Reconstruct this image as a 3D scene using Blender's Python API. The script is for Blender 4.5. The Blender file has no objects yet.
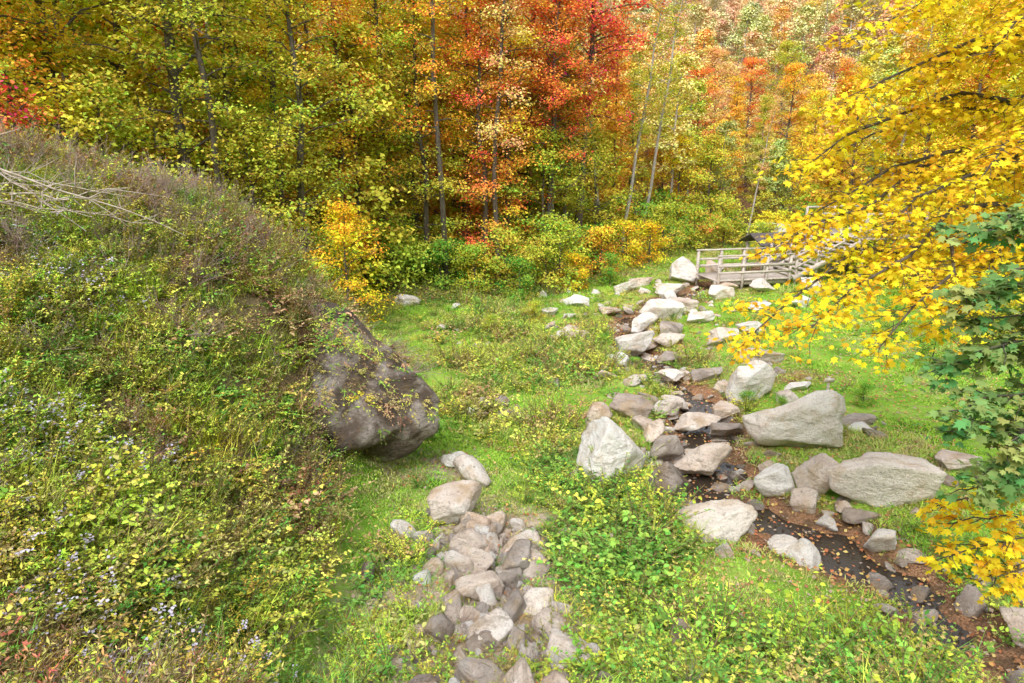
import bpy, bmesh, math, numpy as np
from mathutils import Vector, noise as mn
rng=np.random.default_rng(7)
scene=bpy.context.scene
# ---------------------------------------------------------------- noise
_G=np.random.default_rng(1).random((256,256))
def vn(x,y):
    x=np.asarray(x,float);y=np.asarray(y,float)
    xi=np.floor(x).astype(int);yi=np.floor(y).astype(int)
    fx=x-xi;fy=y-yi;fx=fx*fx*(3-2*fx);fy=fy*fy*(3-2*fy)
    a=_G[xi%256,yi%256];b=_G[(xi+1)%256,yi%256];c=_G[xi%256,(yi+1)%256];d=_G[(xi+1)%256,(yi+1)%256]
    return (a*(1-fx)+b*fx)*(1-fy)+(c*(1-fx)+d*fx)*fy
def fbm(x,y,o=4):
    s=0;a=.5;t=0
    for i in range(o):
        s=s+a*vn(x*2**i+17*i,y*2**i+31*i);t+=a;a*=.5
    return s/t
def ss(a,b,x):
    t=np.clip((np.asarray(x,float)-a)/(b-a),0,1);return t*t*(3-2*t)
def blob(x,y,cx,cy,rx,ry): return np.exp(-(((x-cx)/rx)**2+((y-cy)/ry)**2))
# ---------------------------------------------------------------- terrain
STR=np.array([(7.4,5.5),(6.9,8.2),(6.7,10.4),(6.2,11.6),(5.2,12.3),(4.3,13.3),(4.6,15.2),(5.2,17.2),(5.6,19.2),(4.9,21.5),(4.1,25),(5.6,29.3),(9.2,35),(13.3,39),(17.6,45),(24,60)])
def dstream(x,y):
    x=np.asarray(x,float);y=np.asarray(y,float);d=np.full(np.broadcast(x,y).shape,1e9)
    for i in range(len(STR)-1):
        a=STR[i];b=STR[i+1];ab=b-a
        t=np.clip(((x-a[0])*ab[0]+(y-a[1])*ab[1])/(ab@ab),0,1)
        d=np.minimum(d,np.hypot(x-a[0]-t*ab[0],y-a[1]-t*ab[1]))
    return np.maximum(0,d+(fbm(x*.9+3,y*.9+8)-.5)*2.1*np.clip(d*1.5,0,1))
def hill(x,y):
    Hy=5.3+2.0*ss(8.5,14,y)-6.2*ss(16,23,y)
    edge=-2.3-.35*ss(6,9,y)-.45*np.maximum(0,y-16.5)
    s=np.maximum(0,edge-x); s=s*s/(s+.8-.5*ss(10,14,y))
    h=Hy*(1-np.exp(-s/2.8))
    h=h*(1-.5*blob(x,y,-3.2,12.4,1.2,1.5))
    h=h+.28*np.maximum(0,-x-13)
    return h
def hterr(x,y):
    x=np.asarray(x,float);y=np.asarray(y,float)
    ds=dstream(x,y)
    und=(fbm(x*.22+5,y*.22+9)-.5)*.9+(fbm(x*.9,y*.9)-.5)*.35
    z=und*ss(.6,4,ds)*(.5+.5*ss(0,2,-x))
    z=z-.44*np.exp(-(ds/.95)**2)+(fbm(x*2.2,y*2.2)-.5)*.26*np.exp(-(ds/1.4)**2)
    hl=hill(x,y)
    z=z+hl+ (fbm(x*.8+3,y*.8)-.5)*.9*ss(.2,2,hl)
    bank=5.4-.74*y+.5*(fbm(x*.7,y*.7)-.5)
    bank=np.where(y<9,bank,-5)
    k=.5
    z=np.where(bank>-3,np.log(np.exp(np.clip(z,-5,30)/k)+np.exp(bank/k))*k,z)
    xc=.36*y
    far=np.maximum(0,y-60)
    z=z+.19*far*ss(60,150,y)
    lf=np.maximum(0,xc-x-10-.1*y); rf=np.maximum(0,x-xc-12)
    fl=ss(38,90,y)
    z=z+fl*(.36*np.minimum(lf,120)+.34*np.minimum(rf,120))
    z=z+ss(15,40,x-8)*ss(10,30,y)*.12*np.maximum(0,x-20)
    z=z+ss(60,200,y)*(fbm(x*.02,y*.02)-.5)*18
    return z
def hz(x,y): return float(hterr(np.array([x]),np.array([y]))[0])
# ---------------------------------------------------------------- mesh builder
class B:
    def __init__(s): s.v=[];s.f=[];s.m=[];s.c=[];s.n=0
    def add(s,V,F,mat=0,C=None):
        V=np.asarray(V,float);F=np.asarray(F,int)
        s.v.append(V);s.f.append(F+s.n);s.m.append(np.full(len(F),mat))
        if C is None: C=np.tile([.5,.5,.5,1.],(len(V),1))
        s.c.append(C);s.n+=len(V)
    def mesh(s,name,mats,smooth=True):
        me=bpy.data.meshes.new(name)
        V=np.concatenate(s.v)
        loops=np.concatenate([f.ravel() for f in s.f]).astype(np.int32)
        tot=np.concatenate([np.full(len(f),f.shape[1]) for f in s.f])
        st=np.concatenate([[0],np.cumsum(tot)[:-1]]).astype(np.int32)
        me.vertices.add(len(V));me.vertices.foreach_set('co',V.ravel().astype(np.float32))
        me.loops.add(len(loops));me.loops.foreach_set('vertex_index',loops)
        me.polygons.add(len(tot));me.polygons.foreach_set('loop_start',st)
        me.polygons.foreach_set('material_index',np.concatenate(s.m).astype(np.int32))
        if smooth: me.polygons.foreach_set('use_smooth',np.ones(len(tot),bool))
        me.update(calc_edges=True)
        at=me.color_attributes.new('lv','FLOAT_COLOR','POINT')
        at.data.foreach_set('color',np.concatenate(s.c).ravel().astype(np.float32))
        for m in mats: me.materials.append(m)
        return me
def link(name,me,loc=(0,0,0),rot=(0,0,0),scale=(1,1,1),color=None,parent=None):
    o=bpy.data.objects.new(name,me);o.location=loc;o.rotation_euler=rot;o.scale=scale
    if color is not None:o.color=(*color,1)
    scene.collection.objects.link(o)
    if parent:o.parent=parent
    return o
RH=(np.array([(0,0,0),(-.5,.45,.1),(0,1,-.06),(.5,.45,.1)]),np.array([(0,1,2,3)]))
OV=(np.array([(0,.5,0),(0,0,0),(-.38,.25,.08),(-.4,.6,.06),(0,1,-.14),(.4,.6,.06),(.38,.25,.08)]),
    np.array([(0,1,2),(0,2,3),(0,3,4),(0,4,5),(0,5,6),(0,6,1)]))
_a=[(0,.58),(26,.27),(52,.56),(82,.26),(112,.42),(180,.42),(-112,.42),(-82,.26),(-52,.56),(-26,.27)]
MA=(np.array([(0,.42,.03)]+[(math.sin(math.radians(a))*r,.42+math.cos(math.radians(a))*r,-.12*r) for a,r in _a]),
    np.array([(0,1+i,1+(i+1)%10) for i in range(10)]))
BL=(np.array([(-.5,0,0),(.5,0,0),(.38,.55,.1),(-.38,.55,.1),(.06,1,.32),(-.06,1,.32)]),np.array([(0,1,2,3),(3,2,4,5)]))
def nrm(v): return v/np.maximum(np.linalg.norm(v,axis=-1,keepdims=True),1e-9)
def leaves(b,P,D,N,L,W,T,mat,C):
    n=len(P)
    if n==0:return
    D=nrm(D);R=nrm(np.cross(D,N));N=np.cross(R,D)
    t,f=T
    L=np.broadcast_to(L,(n,))[:,None,None];W=np.broadcast_to(W,(n,))[:,None,None]
    V=P[:,None]+t[None,:,0,None]*W*R[:,None]+t[None,:,1,None]*L*D[:,None]+t[None,:,2,None]*L*N[:,None]
    k=len(t)
    F=(np.arange(n)*k)[:,None,None]+f[None]
    b.add(V.reshape(-1,3),F.reshape(-1,f.shape[1]),mat,np.repeat(C,k,axis=0))
def tube(b,P,R,k=5,mat=0):
    P=np.asarray(P,float);n=len(P)
    T=nrm(np.gradient(P,axis=0))
    ref=np.array([0,0,1.]) if abs(T[0,2])<.8 else np.array([1.,0,0])
    A=nrm(np.cross(T,ref));Bv=np.cross(T,A)
    th=np.arange(k)*2*math.pi/k
    V=P[:,None]+np.asarray(R)[:,None,None]*(np.cos(th)[None,:,None]*A[:,None]+np.sin(th)[None,:,None]*Bv[:,None])
    F=[(i*k+j,i*k+(j+1)%k,(i+1)*k+(j+1)%k,(i+1)*k+j) for i in range(n-1) for j in range(k)]
    b.add(V.reshape(-1,3),F,mat)
# ---------------------------------------------------------------- materials
def newmat(name):
    m=bpy.data.materials.new(name);m.use_nodes=True;nt=m.node_tree;nt.nodes.clear()
    out=nt.nodes.new('ShaderNodeOutputMaterial');return m,nt,out
def N(nt,t,**kw):
    n=nt.nodes.new(t)
    for k,v in kw.items():
        if k in n.inputs: n.inputs[k].default_value=v
        else: setattr(n,k,v)
    return n
def math_(nt,op,a,b=None,c=None):
    n=nt.nodes.new('ShaderNodeMath');n.operation=op
    for i,x in enumerate((a,b,c)):
        if x is None:continue
        if isinstance(x,(int,float)):n.inputs[i].default_value=x
        else:nt.links.new(x,n.inputs[i])
    return n.outputs[0]
def mixc(nt,f,a,b,blend='MIX'):
    n=nt.nodes.new('ShaderNodeMix');n.data_type='RGBA';n.blend_type=blend
    for s,x in ((n.inputs[0],f),(n.inputs[6],a),(n.inputs[7],b)):
        if isinstance(x,(int,float)):s.default_value=x
        elif isinstance(x,tuple):s.default_value=(*x,1)
        else:nt.links.new(x,s)
    return n.outputs[2]
def noise(nt,scale,detail=4,vec=None,rough=.6):
    n=nt.nodes.new('ShaderNodeTexNoise');n.inputs['Scale'].default_value=scale;n.inputs['Detail'].default_value=detail;n.inputs['Roughness'].default_value=rough
    if vec is not None:nt.links.new(vec,n.inputs['Vector'])
    return n.outputs['Fac']
def ramp(nt,f,pts):
    n=nt.nodes.new('ShaderNodeValToRGB');e=n.color_ramp.elements
    while len(e)<len(pts):e.new(.5)
    for i,(p,c) in enumerate(pts):
        e[i].position=p;e[i].color=(*c,1) if len(c)==3 else c
    nt.links.new(f,n.inputs[0]);return n.outputs[0]
def maprange(nt,f,a,b,c=0.,d=1.):
    n=nt.nodes.new('ShaderNodeMapRange');nt.links.new(f,n.inputs[0])
    for i,x in enumerate((a,b,c,d)):n.inputs[i+1].default_value=x
    return n.outputs[0]
def leaf_mat(name,src,h1=.05,h2=.08,v=.6,trans=.3):
    m,nt,out=newmat(name)
    if src=='OBJ': tint=nt.nodes.new('ShaderNodeObjectInfo').outputs['Color']
    elif src=='INST':
        a=nt.nodes.new('ShaderNodeAttribute');a.attribute_type='INSTANCER';a.attribute_name='tint';tint=a.outputs['Color']
    else:
        rgb=nt.nodes.new('ShaderNodeRGB');rgb.outputs[0].default_value=(*src,1);tint=rgb.outputs[0]
    a=nt.nodes.new('ShaderNodeAttribute');a.attribute_name='lv'
    s=nt.nodes.new('ShaderNodeSeparateColor');nt.links.new(a.outputs['Color'],s.inputs[0])
    r,g,bb=s.outputs
    hue=math_(nt,'ADD',math_(nt,'MULTIPLY_ADD',r,h1,.5-h1/2),math_(nt,'MULTIPLY_ADD',g,h2,-h2/2))
    val=math_(nt,'ADD',math_(nt,'MULTIPLY_ADD',r,v,1-v/2),math_(nt,'MULTIPLY_ADD',g,-v*.5,v*.25))
    hs=nt.nodes.new('ShaderNodeHueSaturation');nt.links.new(hue,hs.inputs['Hue']);nt.links.new(val,hs.inputs['Value']);nt.links.new(tint,hs.inputs['Color'])
    c=hs.outputs[0]
    d=N(nt,'ShaderNodeBsdfDiffuse');nt.links.new(c,d.inputs[0])
    if trans>0:
        t=N(nt,'ShaderNodeBsdfTranslucent');nt.links.new(c,t.inputs[0])
        m1=N(nt,'ShaderNodeMixShader');m1.inputs[0].default_value=trans;nt.links.new(d.outputs[0],m1.inputs[1]);nt.links.new(t.outputs[0],m1.inputs[2])
        nt.links.new(m1.outputs[0],out.inputs[0])
    else: nt.links.new(d.outputs[0],out.inputs[0])
    return m
def simple(name,pts,scale=6,rough=.85,bump=.3,bscale=20,stretch=None):
    m,nt,out=newmat(name)
    tc=nt.nodes.new('ShaderNodeTexCoord').outputs['Object']
    if stretch:
        mp=nt.nodes.new('ShaderNodeMapping');mp.inputs['Scale'].default_value=stretch;nt.links.new(tc,mp.inputs[0]);tc=mp.outputs[0]
    c=ramp(nt,noise(nt,scale,5 if bump else 1,tc),pts)
    if bump==0:
        p=N(nt,'ShaderNodeBsdfDiffuse');nt.links.new(c,p.inputs[0])
    else:
        p=N(nt,'ShaderNodeBsdfPrincipled',Roughness=rough);nt.links.new(c,p.inputs['Base Color'])
        bp=N(nt,'ShaderNodeBump',Strength=bump,Distance=.03);nt.links.new(noise(nt,bscale,4,tc),bp.inputs['Height']);nt.links.new(bp.outputs[0],p.inputs['Normal'])
    nt.links.new(p.outputs[0],out.inputs[0]);return m
leafO=leaf_mat('tree_leaves','OBJ',.05,.13,.6,.25)
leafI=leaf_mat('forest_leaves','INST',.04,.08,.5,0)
plantI=leaf_mat('plant_leaves','INST',.04,.05,.6,0)
grassI=leaf_mat('long_grass_blades','INST',.04,.03,.5,0)
barkD=simple('dark_bark',[(.3,(.06,.05,.04)),(.7,(.18,.15,.12))],3,bump=.8,stretch=(4,4,.8))
barkL=simple('pale_bark',[(.3,(.30,.27,.24)),(.7,(.55,.51,.47))],3,bump=.5,stretch=(4,4,1.5))
stemM=simple('stems',[(.3,(.20,.18,.07)),(.7,(.38,.28,.14))],8,bump=0)
twigM=simple('bare_twigs',[(.3,(.28,.19,.16)),(.7,(.52,.42,.36))],4,bump=0)
paleM=simple('dead_wood',[(.3,(.36,.28,.23)),(.7,(.6,.52,.45))],4,bump=.3)
dryM=simple('dry_stalks',[(.3,(.36,.23,.12)),(.7,(.62,.46,.27))],4,bump=0)
lav=simple('aster_petals',[(.3,(.46,.42,.54)),(.7,(.62,.58,.66))],9,bump=0)
gold=simple('goldenrod_bloom',[(.3,(.60,.45,.06)),(.7,(.75,.6,.1))],9,bump=0)
def rockmat(name,pal,lich=.5,dk=.7,o=0.,mul=1.):
    m,nt,out=newmat(name)
    tc=nt.nodes.new('ShaderNodeTexCoord').outputs['Object']
    oi=nt.nodes.new('ShaderNodeObjectInfo').outputs['Random']
    ad=nt.nodes.new('ShaderNodeVectorMath');ad.operation='ADD';nt.links.new(tc,ad.inputs[0])
    cx=nt.nodes.new('ShaderNodeCombineXYZ');nt.links.new(math_(nt,'MULTIPLY',oi,37.),cx.inputs[0]);nt.links.new(cx.outputs[0],ad.inputs[1]);v=ad.outputs[0]
    n1=noise(nt,1.3,7,v,.6);c=ramp(nt,n1,pal)
    mp=nt.nodes.new('ShaderNodeMapping');mp.inputs['Scale'].default_value=(1,1,2.6);mp.inputs['Rotation'].default_value=(.5,.35,0);nt.links.new(v,mp.inputs[0])
    n2=noise(nt,2.2,8,mp.outputs[0],.72)
    c=mixc(nt,maprange(nt,n2,.54+o,.64+o,0,dk),c,(.34*mul,.27*mul,.20*mul))
    n3=noise(nt,9,6,v,.75)
    c=mixc(nt,maprange(nt,n3,.57+o,.66+o,0,dk),c,(.16*mul,.135*mul,.11*mul))
    n4=noise(nt,1.7,5,v,.6)
    c=mixc(nt,maprange(nt,n4,.54,.64,0,lich),c,(.54*mul,.38*mul,.20*mul))
    n5=noise(nt,26,3,v,.6)
    c=mixc(nt,maprange(nt,n5,.33,.46,.35,0),c,(.2*mul,.18*mul,.16*mul))
    c=mixc(nt,1.0,c,ramp(nt,oi,[(0,(.86,.82,.79)),(.5,(1,1,1)),(1,(1.0,.92,.85))]),'MULTIPLY')
    p=N(nt,'ShaderNodeBsdfPrincipled',Roughness=.85);nt.links.new(c,p.inputs['Base Color'])
    h=math_(nt,'ADD',n2,math_(nt,'MULTIPLY',n3,.45))
    bp=N(nt,'ShaderNodeBump',Strength=1.,Distance=.14);nt.links.new(h,bp.inputs['Height']);nt.links.new(bp.outputs[0],p.inputs['Normal'])
    nt.links.new(p.outputs[0],out.inputs[0]);return m
rkW=rockmat('pale_granite',[(.3,(.76,.69,.62)),(.5,(.88,.85,.81)),(.7,(.90,.89,.87))],.4,.6,.03)
rkP=rockmat('pinkish_granite',[(.3,(.56,.43,.35)),(.5,(.80,.70,.62)),(.7,(.86,.82,.77))],.55,.7,.01)
rkG=rockmat('grey_wet_stone',[(.3,(.24,.20,.17)),(.5,(.46,.40,.36)),(.7,(.62,.57,.53))],.4,.7)
rkD=rockmat('dark_weathered_rock',[(.3,(.05,.04,.032)),(.48,(.13,.095,.07)),(.60,(.42,.37,.34))],.6,.9,0,.45)
def groundmat():
    m,nt,out=newmat('ground_soil_grass')
    tc=nt.nodes.new('ShaderNodeTexCoord').outputs['Object']
    a=nt.nodes.new('ShaderNodeAttribute');a.attribute_name='lv'
    s=nt.nodes.new('ShaderNodeSeparateColor');nt.links.new(a.outputs['Color'],s.inputs[0]);r,g,b_=s.outputs
    n1=noise(nt,.7,5,tc);n2=noise(nt,6,6,tc,.7);n3=noise(nt,30,4,tc,.7);n5=noise(nt,1.6,7,tc,.75)
    grass=ramp(nt,math_(nt,'ADD',math_(nt,'MULTIPLY',n1,.6),math_(nt,'MULTIPLY',n3,.4)),[(.38,(.12,.25,.03)),(.5,(.24,.44,.05)),(.62,(.38,.52,.10))])
    grass=mixc(nt,maprange(nt,n5,.54,.62,0,.8),grass,(.36,.27,.15))
    litter=ramp(nt,n3,[(.3,(.09,.05,.035)),(.46,(.26,.14,.08)),(.58,(.44,.25,.14)),(.75,(.56,.38,.25))])
    litter=mixc(nt,maprange(nt,n5,.46,.58,0,.7),litter,(.10,.075,.05))
    dirt=ramp(nt,n2,[(.3,(.32,.23,.16)),(.7,(.62,.51,.41))])
    hills=ramp(nt,n3,[(.3,(.16,.12,.07)),(.7,(.38,.30,.17))])
    def mk(x,lo=.35,hi=.65): return maprange(nt,math_(nt,'ADD',x,math_(nt,'MULTIPLY_ADD',n2,.9,-.45)),lo,hi)
    c=mixc(nt,mk(g),grass,dirt);c=mixc(nt,mk(r),c,litter);c=mixc(nt,mk(b_),c,hills)
    p=N(nt,'ShaderNodeBsdfDiffuse');nt.links.new(c,p.inputs[0])
    bp=N(nt,'ShaderNodeBump',Strength=.8,Distance=.08);nt.links.new(math_(nt,'ADD',n2,math_(nt,'MULTIPLY',n3,.5)),bp.inputs['Height']);nt.links.new(bp.outputs[0],p.inputs['Normal'])
    nt.links.new(p.outputs[0],out.inputs[0]);return m
def forest_edge(x):
    return np.interp(x,[-40,-12,-8,-5,2,5,9,14,20,24,40],[14,20,26,33,36,40,48,52,52,30,18])
def axis(lo,hi,st,a,b,g=1.09):
    c=list(np.arange(lo,hi+1e-6,st));s=st;x=hi
    while x<b: s*=g;x+=s;c.append(x)
    s=st;x=lo;L=[]
    while x>a: s*=g;x-=s;L.append(x)
    return np.array(L[::-1]+c)
X=axis(-13,13,.15,-420,520);Y=axis(3,26,.15,-30,720)
gx,gy=np.meshgrid(X,Y,indexing='ij');Z=hterr(gx,gy)
ds=dstream(gx,gy)
lit=np.maximum(np.exp(-(ds/1.35)**2)*1.15,ss(-3,2,gy-forest_edge(gx)))
lit=np.maximum(lit,blob(gx,gy,3.6,26.5,1.8,3)*1.1);lit=np.maximum(lit,blob(gx,gy,5,15,1.7,2.3)*1.)
lit=np.maximum(lit,blob(gx,gy,9.0,21,2.4,1.2)*.7);lit=np.maximum(lit,blob(gx,gy,7.8,8.3,2.4,1.4)*.9)
drt=np.maximum(blob(gx,gy,-.4,9.2,2.3,4.2)*1.2,blob(gx,gy,-2.0,14.3,1.4,1.0)*1.1)
drt=np.maximum(drt,blob(gx,gy,.2,17.5,1.2,.8)*.6)
hm=ss(.3,1.2,hill(gx,gy))
C=np.stack([np.clip(lit,0,1),np.clip(drt,0,1),hm,np.ones_like(hm)],-1).reshape(-1,4)
b=B();ny=len(Y)
i,j=np.meshgrid(np.arange(len(X)-1),np.arange(ny-1),indexing='ij');q=(i*ny+j).ravel()
b.add(np.stack([gx,gy,Z],-1).reshape(-1,3),np.stack([q,q+ny,q+ny+1,q+1],1),0,C)
link('ground_terrain',b.mesh('ground_terrain',[groundmat()]))
# water
m,nt,out=newmat('creek_water')
p=N(nt,'ShaderNodeBsdfPrincipled',Roughness=.06);p.inputs['Base Color'].default_value=(.05,.038,.028,1)
tc=nt.nodes.new('ShaderNodeTexCoord').outputs['Object']
bp=N(nt,'ShaderNodeBump',Strength=.4,Distance=.05);nt.links.new(noise(nt,5,4,tc),bp.inputs['Height']);nt.links.new(bp.outputs[0],p.inputs['Normal']);nt.links.new(p.outputs[0],out.inputs[0])
t=np.linspace(0,len(STR)-1,120);sx=np.interp(t,np.arange(len(STR)),STR[:,0]);sy=np.interp(t,np.arange(len(STR)),STR[:,1])
for _ in range(6):
    sx[1:-1]=(sx[:-2]+sx[1:-1]*2+sx[2:])/4;sy[1:-1]=(sy[:-2]+sy[1:-1]*2+sy[2:])/4
P=np.stack([sx,sy],1);T=nrm(np.gradient(P,axis=0));R=np.stack([T[:,1],-T[:,0]],1)
V=[];F=[]
WZ=-.32
for k in range(120):
    for s_ in (-1.,1.):V.append((*(P[k]+R[k]*s_),WZ))
for k in range(119):F.append((2*k,2*k+1,2*k+3,2*k+2))
b=B();b.add(V,F);link('creek_water',b.mesh('creek_water',[m]))
# ---------------------------------------------------------------- GN scatter
def coll(name,meshes):
    c=bpy.data.collections.new(name)
    for i,me in enumerate(meshes):
        o=bpy.data.objects.new('%s_%02d'%(name,i),me);c.objects.link(o)
    return c
def scatter(name,col,P,idx,rot,scl,tint):
    me=bpy.data.meshes.new(name);n=len(P)
    me.vertices.add(n);me.vertices.foreach_set('co',np.asarray(P,np.float32).ravel())
    def at(nm,ty,data,key):
        a=me.attributes.new(nm,ty,'POINT');a.data.foreach_set(key,data)
    at('idx','INT',np.asarray(idx,np.int32),'value')
    at('rot','FLOAT_VECTOR',np.asarray(rot,np.float32).ravel(),'vector')
    scl=np.asarray(scl,np.float32)
    if scl.ndim==1:scl=np.repeat(scl[:,None],3,1)
    at('scl','FLOAT_VECTOR',scl.ravel(),'vector')
    tc=np.concatenate([tint,np.ones((n,1))],1).astype(np.float32)
    at('tint','FLOAT_COLOR',tc.ravel(),'color')
    ob=link(name,me)
    ng=bpy.data.node_groups.new(name,'GeometryNodeTree')
    ng.interface.new_socket('Geometry',in_out='INPUT',socket_type='NodeSocketGeometry')
    ng.interface.new_socket('Geometry',in_out='OUTPUT',socket_type='NodeSocketGeometry')
    gi=ng.nodes.new('NodeGroupInput');go=ng.nodes.new('NodeGroupOutput')
    ip=ng.nodes.new('GeometryNodeInstanceOnPoints');ci=ng.nodes.new('GeometryNodeCollectionInfo')
    ci.inputs['Collection'].default_value=col;ci.inputs['Separate Children'].default_value=True;ci.inputs['Reset Children'].default_value=True
    def na(nm,ty):
        q=ng.nodes.new('GeometryNodeInputNamedAttribute');q.data_type=ty;q.inputs['Name'].default_value=nm
        return [o for o in q.outputs if o.enabled and o.name=='Attribute'][0]
    L=ng.links.new
    L(gi.outputs[0],ip.inputs['Points']);L(ci.outputs[0],ip.inputs['Instance']);ip.inputs['Pick Instance'].default_value=True
    L(na('idx','INT'),ip.inputs['Instance Index']);L(na('rot','FLOAT_VECTOR'),ip.inputs['Rotation']);L(na('scl','FLOAT_VECTOR'),ip.inputs['Scale'])
    L(ip.outputs[0],go.inputs[0])
    md=ob.modifiers.new('scatter','NODES');md.node_group=ng
    return ob
# ---------------------------------------------------------------- plants
def make_weed(seed,ns,h,spread,nl,ll,lw,T=OV,stem=None,flower=None,nf=0,fs=.03,up=.3):
    r=np.random.default_rng(seed);b=B()
    for k in range(ns):
        az=r.random()*6.283;ln=r.uniform(.1,1)*spread;hh=h*r.uniform(.6,1.1)
        base=np.array([math.cos(az),math.sin(az),0])*spread*.45*r.random()
        d=np.array([math.cos(az)*ln,math.sin(az)*ln,hh])
        tt=np.linspace(0,1,4)[:,None]
        P=base+tt*d+tt*tt*np.array([d[0]*.5,d[1]*.5,-.25*hh*ln/max(h,.1)])+r.normal(0,.012,(4,3))*tt
        tube(b,P,np.linspace(.008,.003,4)*(h+.4),3,0)
        n=nl;u=r.uniform(.1,1,n);Q=np.stack([np.interp(u,tt[:,0],P[:,c]) for c in range(3)],1)
        a=r.random(n)*6.283
        D=np.stack([np.cos(a),np.sin(a),r.normal(up,.3,n)],1);Nn=np.stack([r.normal(0,.35,n),r.normal(0,.35,n),np.ones(n)],1)
        sz=r.uniform(.6,1.2,n)*(1.15-.5*u)
        C=np.stack([r.random(n),np.full(n,r.random()),u,np.ones(n)],1)
        leaves(b,Q,D,Nn,ll*sz,lw*sz,T,1,C)
        if flower and nf and k%2==0:
            Q=P[-1]+r.normal(0,1,(nf,3))*np.array([.03,.03,.05])*(1+h)
            a=r.random(nf)*6.283
            leaves(b,Q,np.stack([np.cos(a),np.sin(a),r.normal(0,.5,nf)],1),np.tile([0,0,1.],(nf,1))+r.normal(0,.3,(nf,3)),fs,fs,RH,2,np.tile([.5,.5,.5,1.],(nf,1)))
    mats=[stem or stemM,plantI]+([flower] if flower else [])
    return b.mesh('plant',mats)
def make_grass(seed,n,h,spread,w,sp=.7):
    r=np.random.default_rng(seed);b=B();a=r.random(n)*6.283;rr=spread*np.sqrt(r.random(n))
    P=np.stack([np.cos(a)*rr,np.sin(a)*rr,np.full(n,-.01)],1)
    a2=r.random(n)*6.283;D=np.stack([np.cos(a2)*sp,np.sin(a2)*sp,np.ones(n)],1)
    Nn=np.stack([np.cos(a2),np.sin(a2),-.2*np.ones(n)],1)
    L=h*r.uniform(.5,1.15,n)
    leaves(b,P,D,Nn,L,np.full(n,w),BL,0,np.stack([r.random(n),np.full(n,.5),np.zeros(n),np.ones(n)],1))
    return b.mesh('grass',[grassI])
def make_twigs(seed,ns,h,spread,mat,r0=.008,subs=3):
    r=np.random.default_rng(seed);b=B()
    for k in range(ns):
        az=r.random()*6.283;ln=r.uniform(.2,1)*spread
        tt=np.linspace(0,1,5)[:,None];d=np.array([math.cos(az)*ln,math.sin(az)*ln,h*r.uniform(.5,1.1)])
        P=tt*d+tt**2*np.array([d[0]*.4,d[1]*.4,-.2*h])+r.normal(0,.03*h,(5,3))*tt
        tube(b,P,np.linspace(r0,r0*.35,5),3,0)
        for s_ in range(subs):
            u=r.uniform(.3,.9);q=np.array([np.interp(u,tt[:,0],P[:,c]) for c in range(3)])
            e=nrm(d+r.normal(0,.6*np.linalg.norm(d),3))*h*r.uniform(.15,.4)
            tube(b,np.array([q,q+e*.5+r.normal(0,.02,3),q+e]),[r0*.5,r0*.4,r0*.25],3,0)
    return b.mesh('twigs',[mat])
PL=coll('undergrowth_plant',[
 make_weed(1,9,.46,.36,18,.09,.05),
 make_weed(2,13,.36,.42,18,.07,.04,RH),
 make_weed(3,14,.18,.46,16,.07,.055,RH),
 make_weed(4,18,.12,.50,14,.055,.042,RH),
 make_weed(5,8,.62,.28,24,.085,.022,RH,flower=gold,nf=14,fs=.025),
 make_weed(6,8,.45,.40,18,.055,.022,RH,flower=lav,nf=12,fs=.033),
 make_weed(7,9,.50,.50,14,.10,.075,up=0),
 make_grass(27,60,.45,.30,.010,.5),
 make_weed(8,10,.75,.35,26,.075,.020,RH,up=.6),
])
DR=coll('dry_stem',[make_twigs(11,12,.6,.35,dryM,.006,3),make_twigs(12,10,1.1,.6,twigM,.009,6),make_twigs(13,12,.8,.5,twigM,.007,5)])
GR=coll('grass_tuft',[make_grass(21,60,.055,.30,.014),make_grass(22,55,.085,.28,.013),make_grass(23,40,.24,.20,.012),make_grass(24,55,.04,.32,.018)])
def pts(n,x0,x1,y0,y1,dens,seed):
    r=np.random.default_rng(seed);x=r.uniform(x0,x1,n);y=r.uniform(y0,y1,n)
    k=r.random(n)<np.clip(dens(x,y),0,1);x=x[k];y=y[k];return x,y,hterr(x,y),r
def pal(r,n,cols,w,jit=.15,pick=None):
    cols=np.array(cols);w=np.array(w,float);w/=w.sum()
    k=r.choice(len(cols),n,p=w) if pick is None else pick
    c=cols[k]*(1+r.normal(0,jit,(n,1)))*(1+r.normal(0,.05,(n,3)));return np.clip(c,.01,.95)
LIME=(.50,.64,.08);GRN=(.23,.44,.07);YG=(.70,.68,.12);OLV=(.48,.43,.14);BRN=(.54,.36,.19);RED=(.54,.22,.12);GLD=(.84,.64,.08)
def inview(x,y,m=1.5): return (np.abs(x)<.78*y+m)
def rk(x,y): return (1-.97*blob(x,y,-2.9,12.6,1.0,1.4))
def dh(x,y):
    return ss(.15,.8,hill(x,y))*(y<19)*(y>3.6)*inview(x,y)*(.5+.6*fbm(x*.8,y*.8))*rk(x,y)
x,y,z,r=pts(17500,-16,-1.5,3.5,19,dh,31)
n=len(x);nz=fbm(x*.55+9,y*.55);nz2=fbm(x*.9+40,y*.9);sp=fbm(x*.8+70,y*.8+13)+r.normal(0,.05,n)
order=np.array([6,0,2,1,8,7,3,0,1,4]);idx=order[np.clip(((sp-.28)/.44*10),0,9.9).astype(int)]
mixk=r.random(n)<.35;idx=np.where(mixk,r.choice([1,2,3,7,8],n),idx)
idx=np.where((y>11)&(r.random(n)<.5),r.choice([2,3,7],n),idx)
ast=blob(x,y,-4.6,5.8,.9,.7)+blob(x,y,-6.0,8.2,.7,.7)+blob(x,y,-3.2,6.6,.5,.5)+blob(x,y,-7.6,11.,.8,.7);idx=np.where(r.random(n)<.5*ast,5,idx)
cn=fbm(x*.6+90,y*.6+33)+r.normal(0,.05,n)
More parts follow.
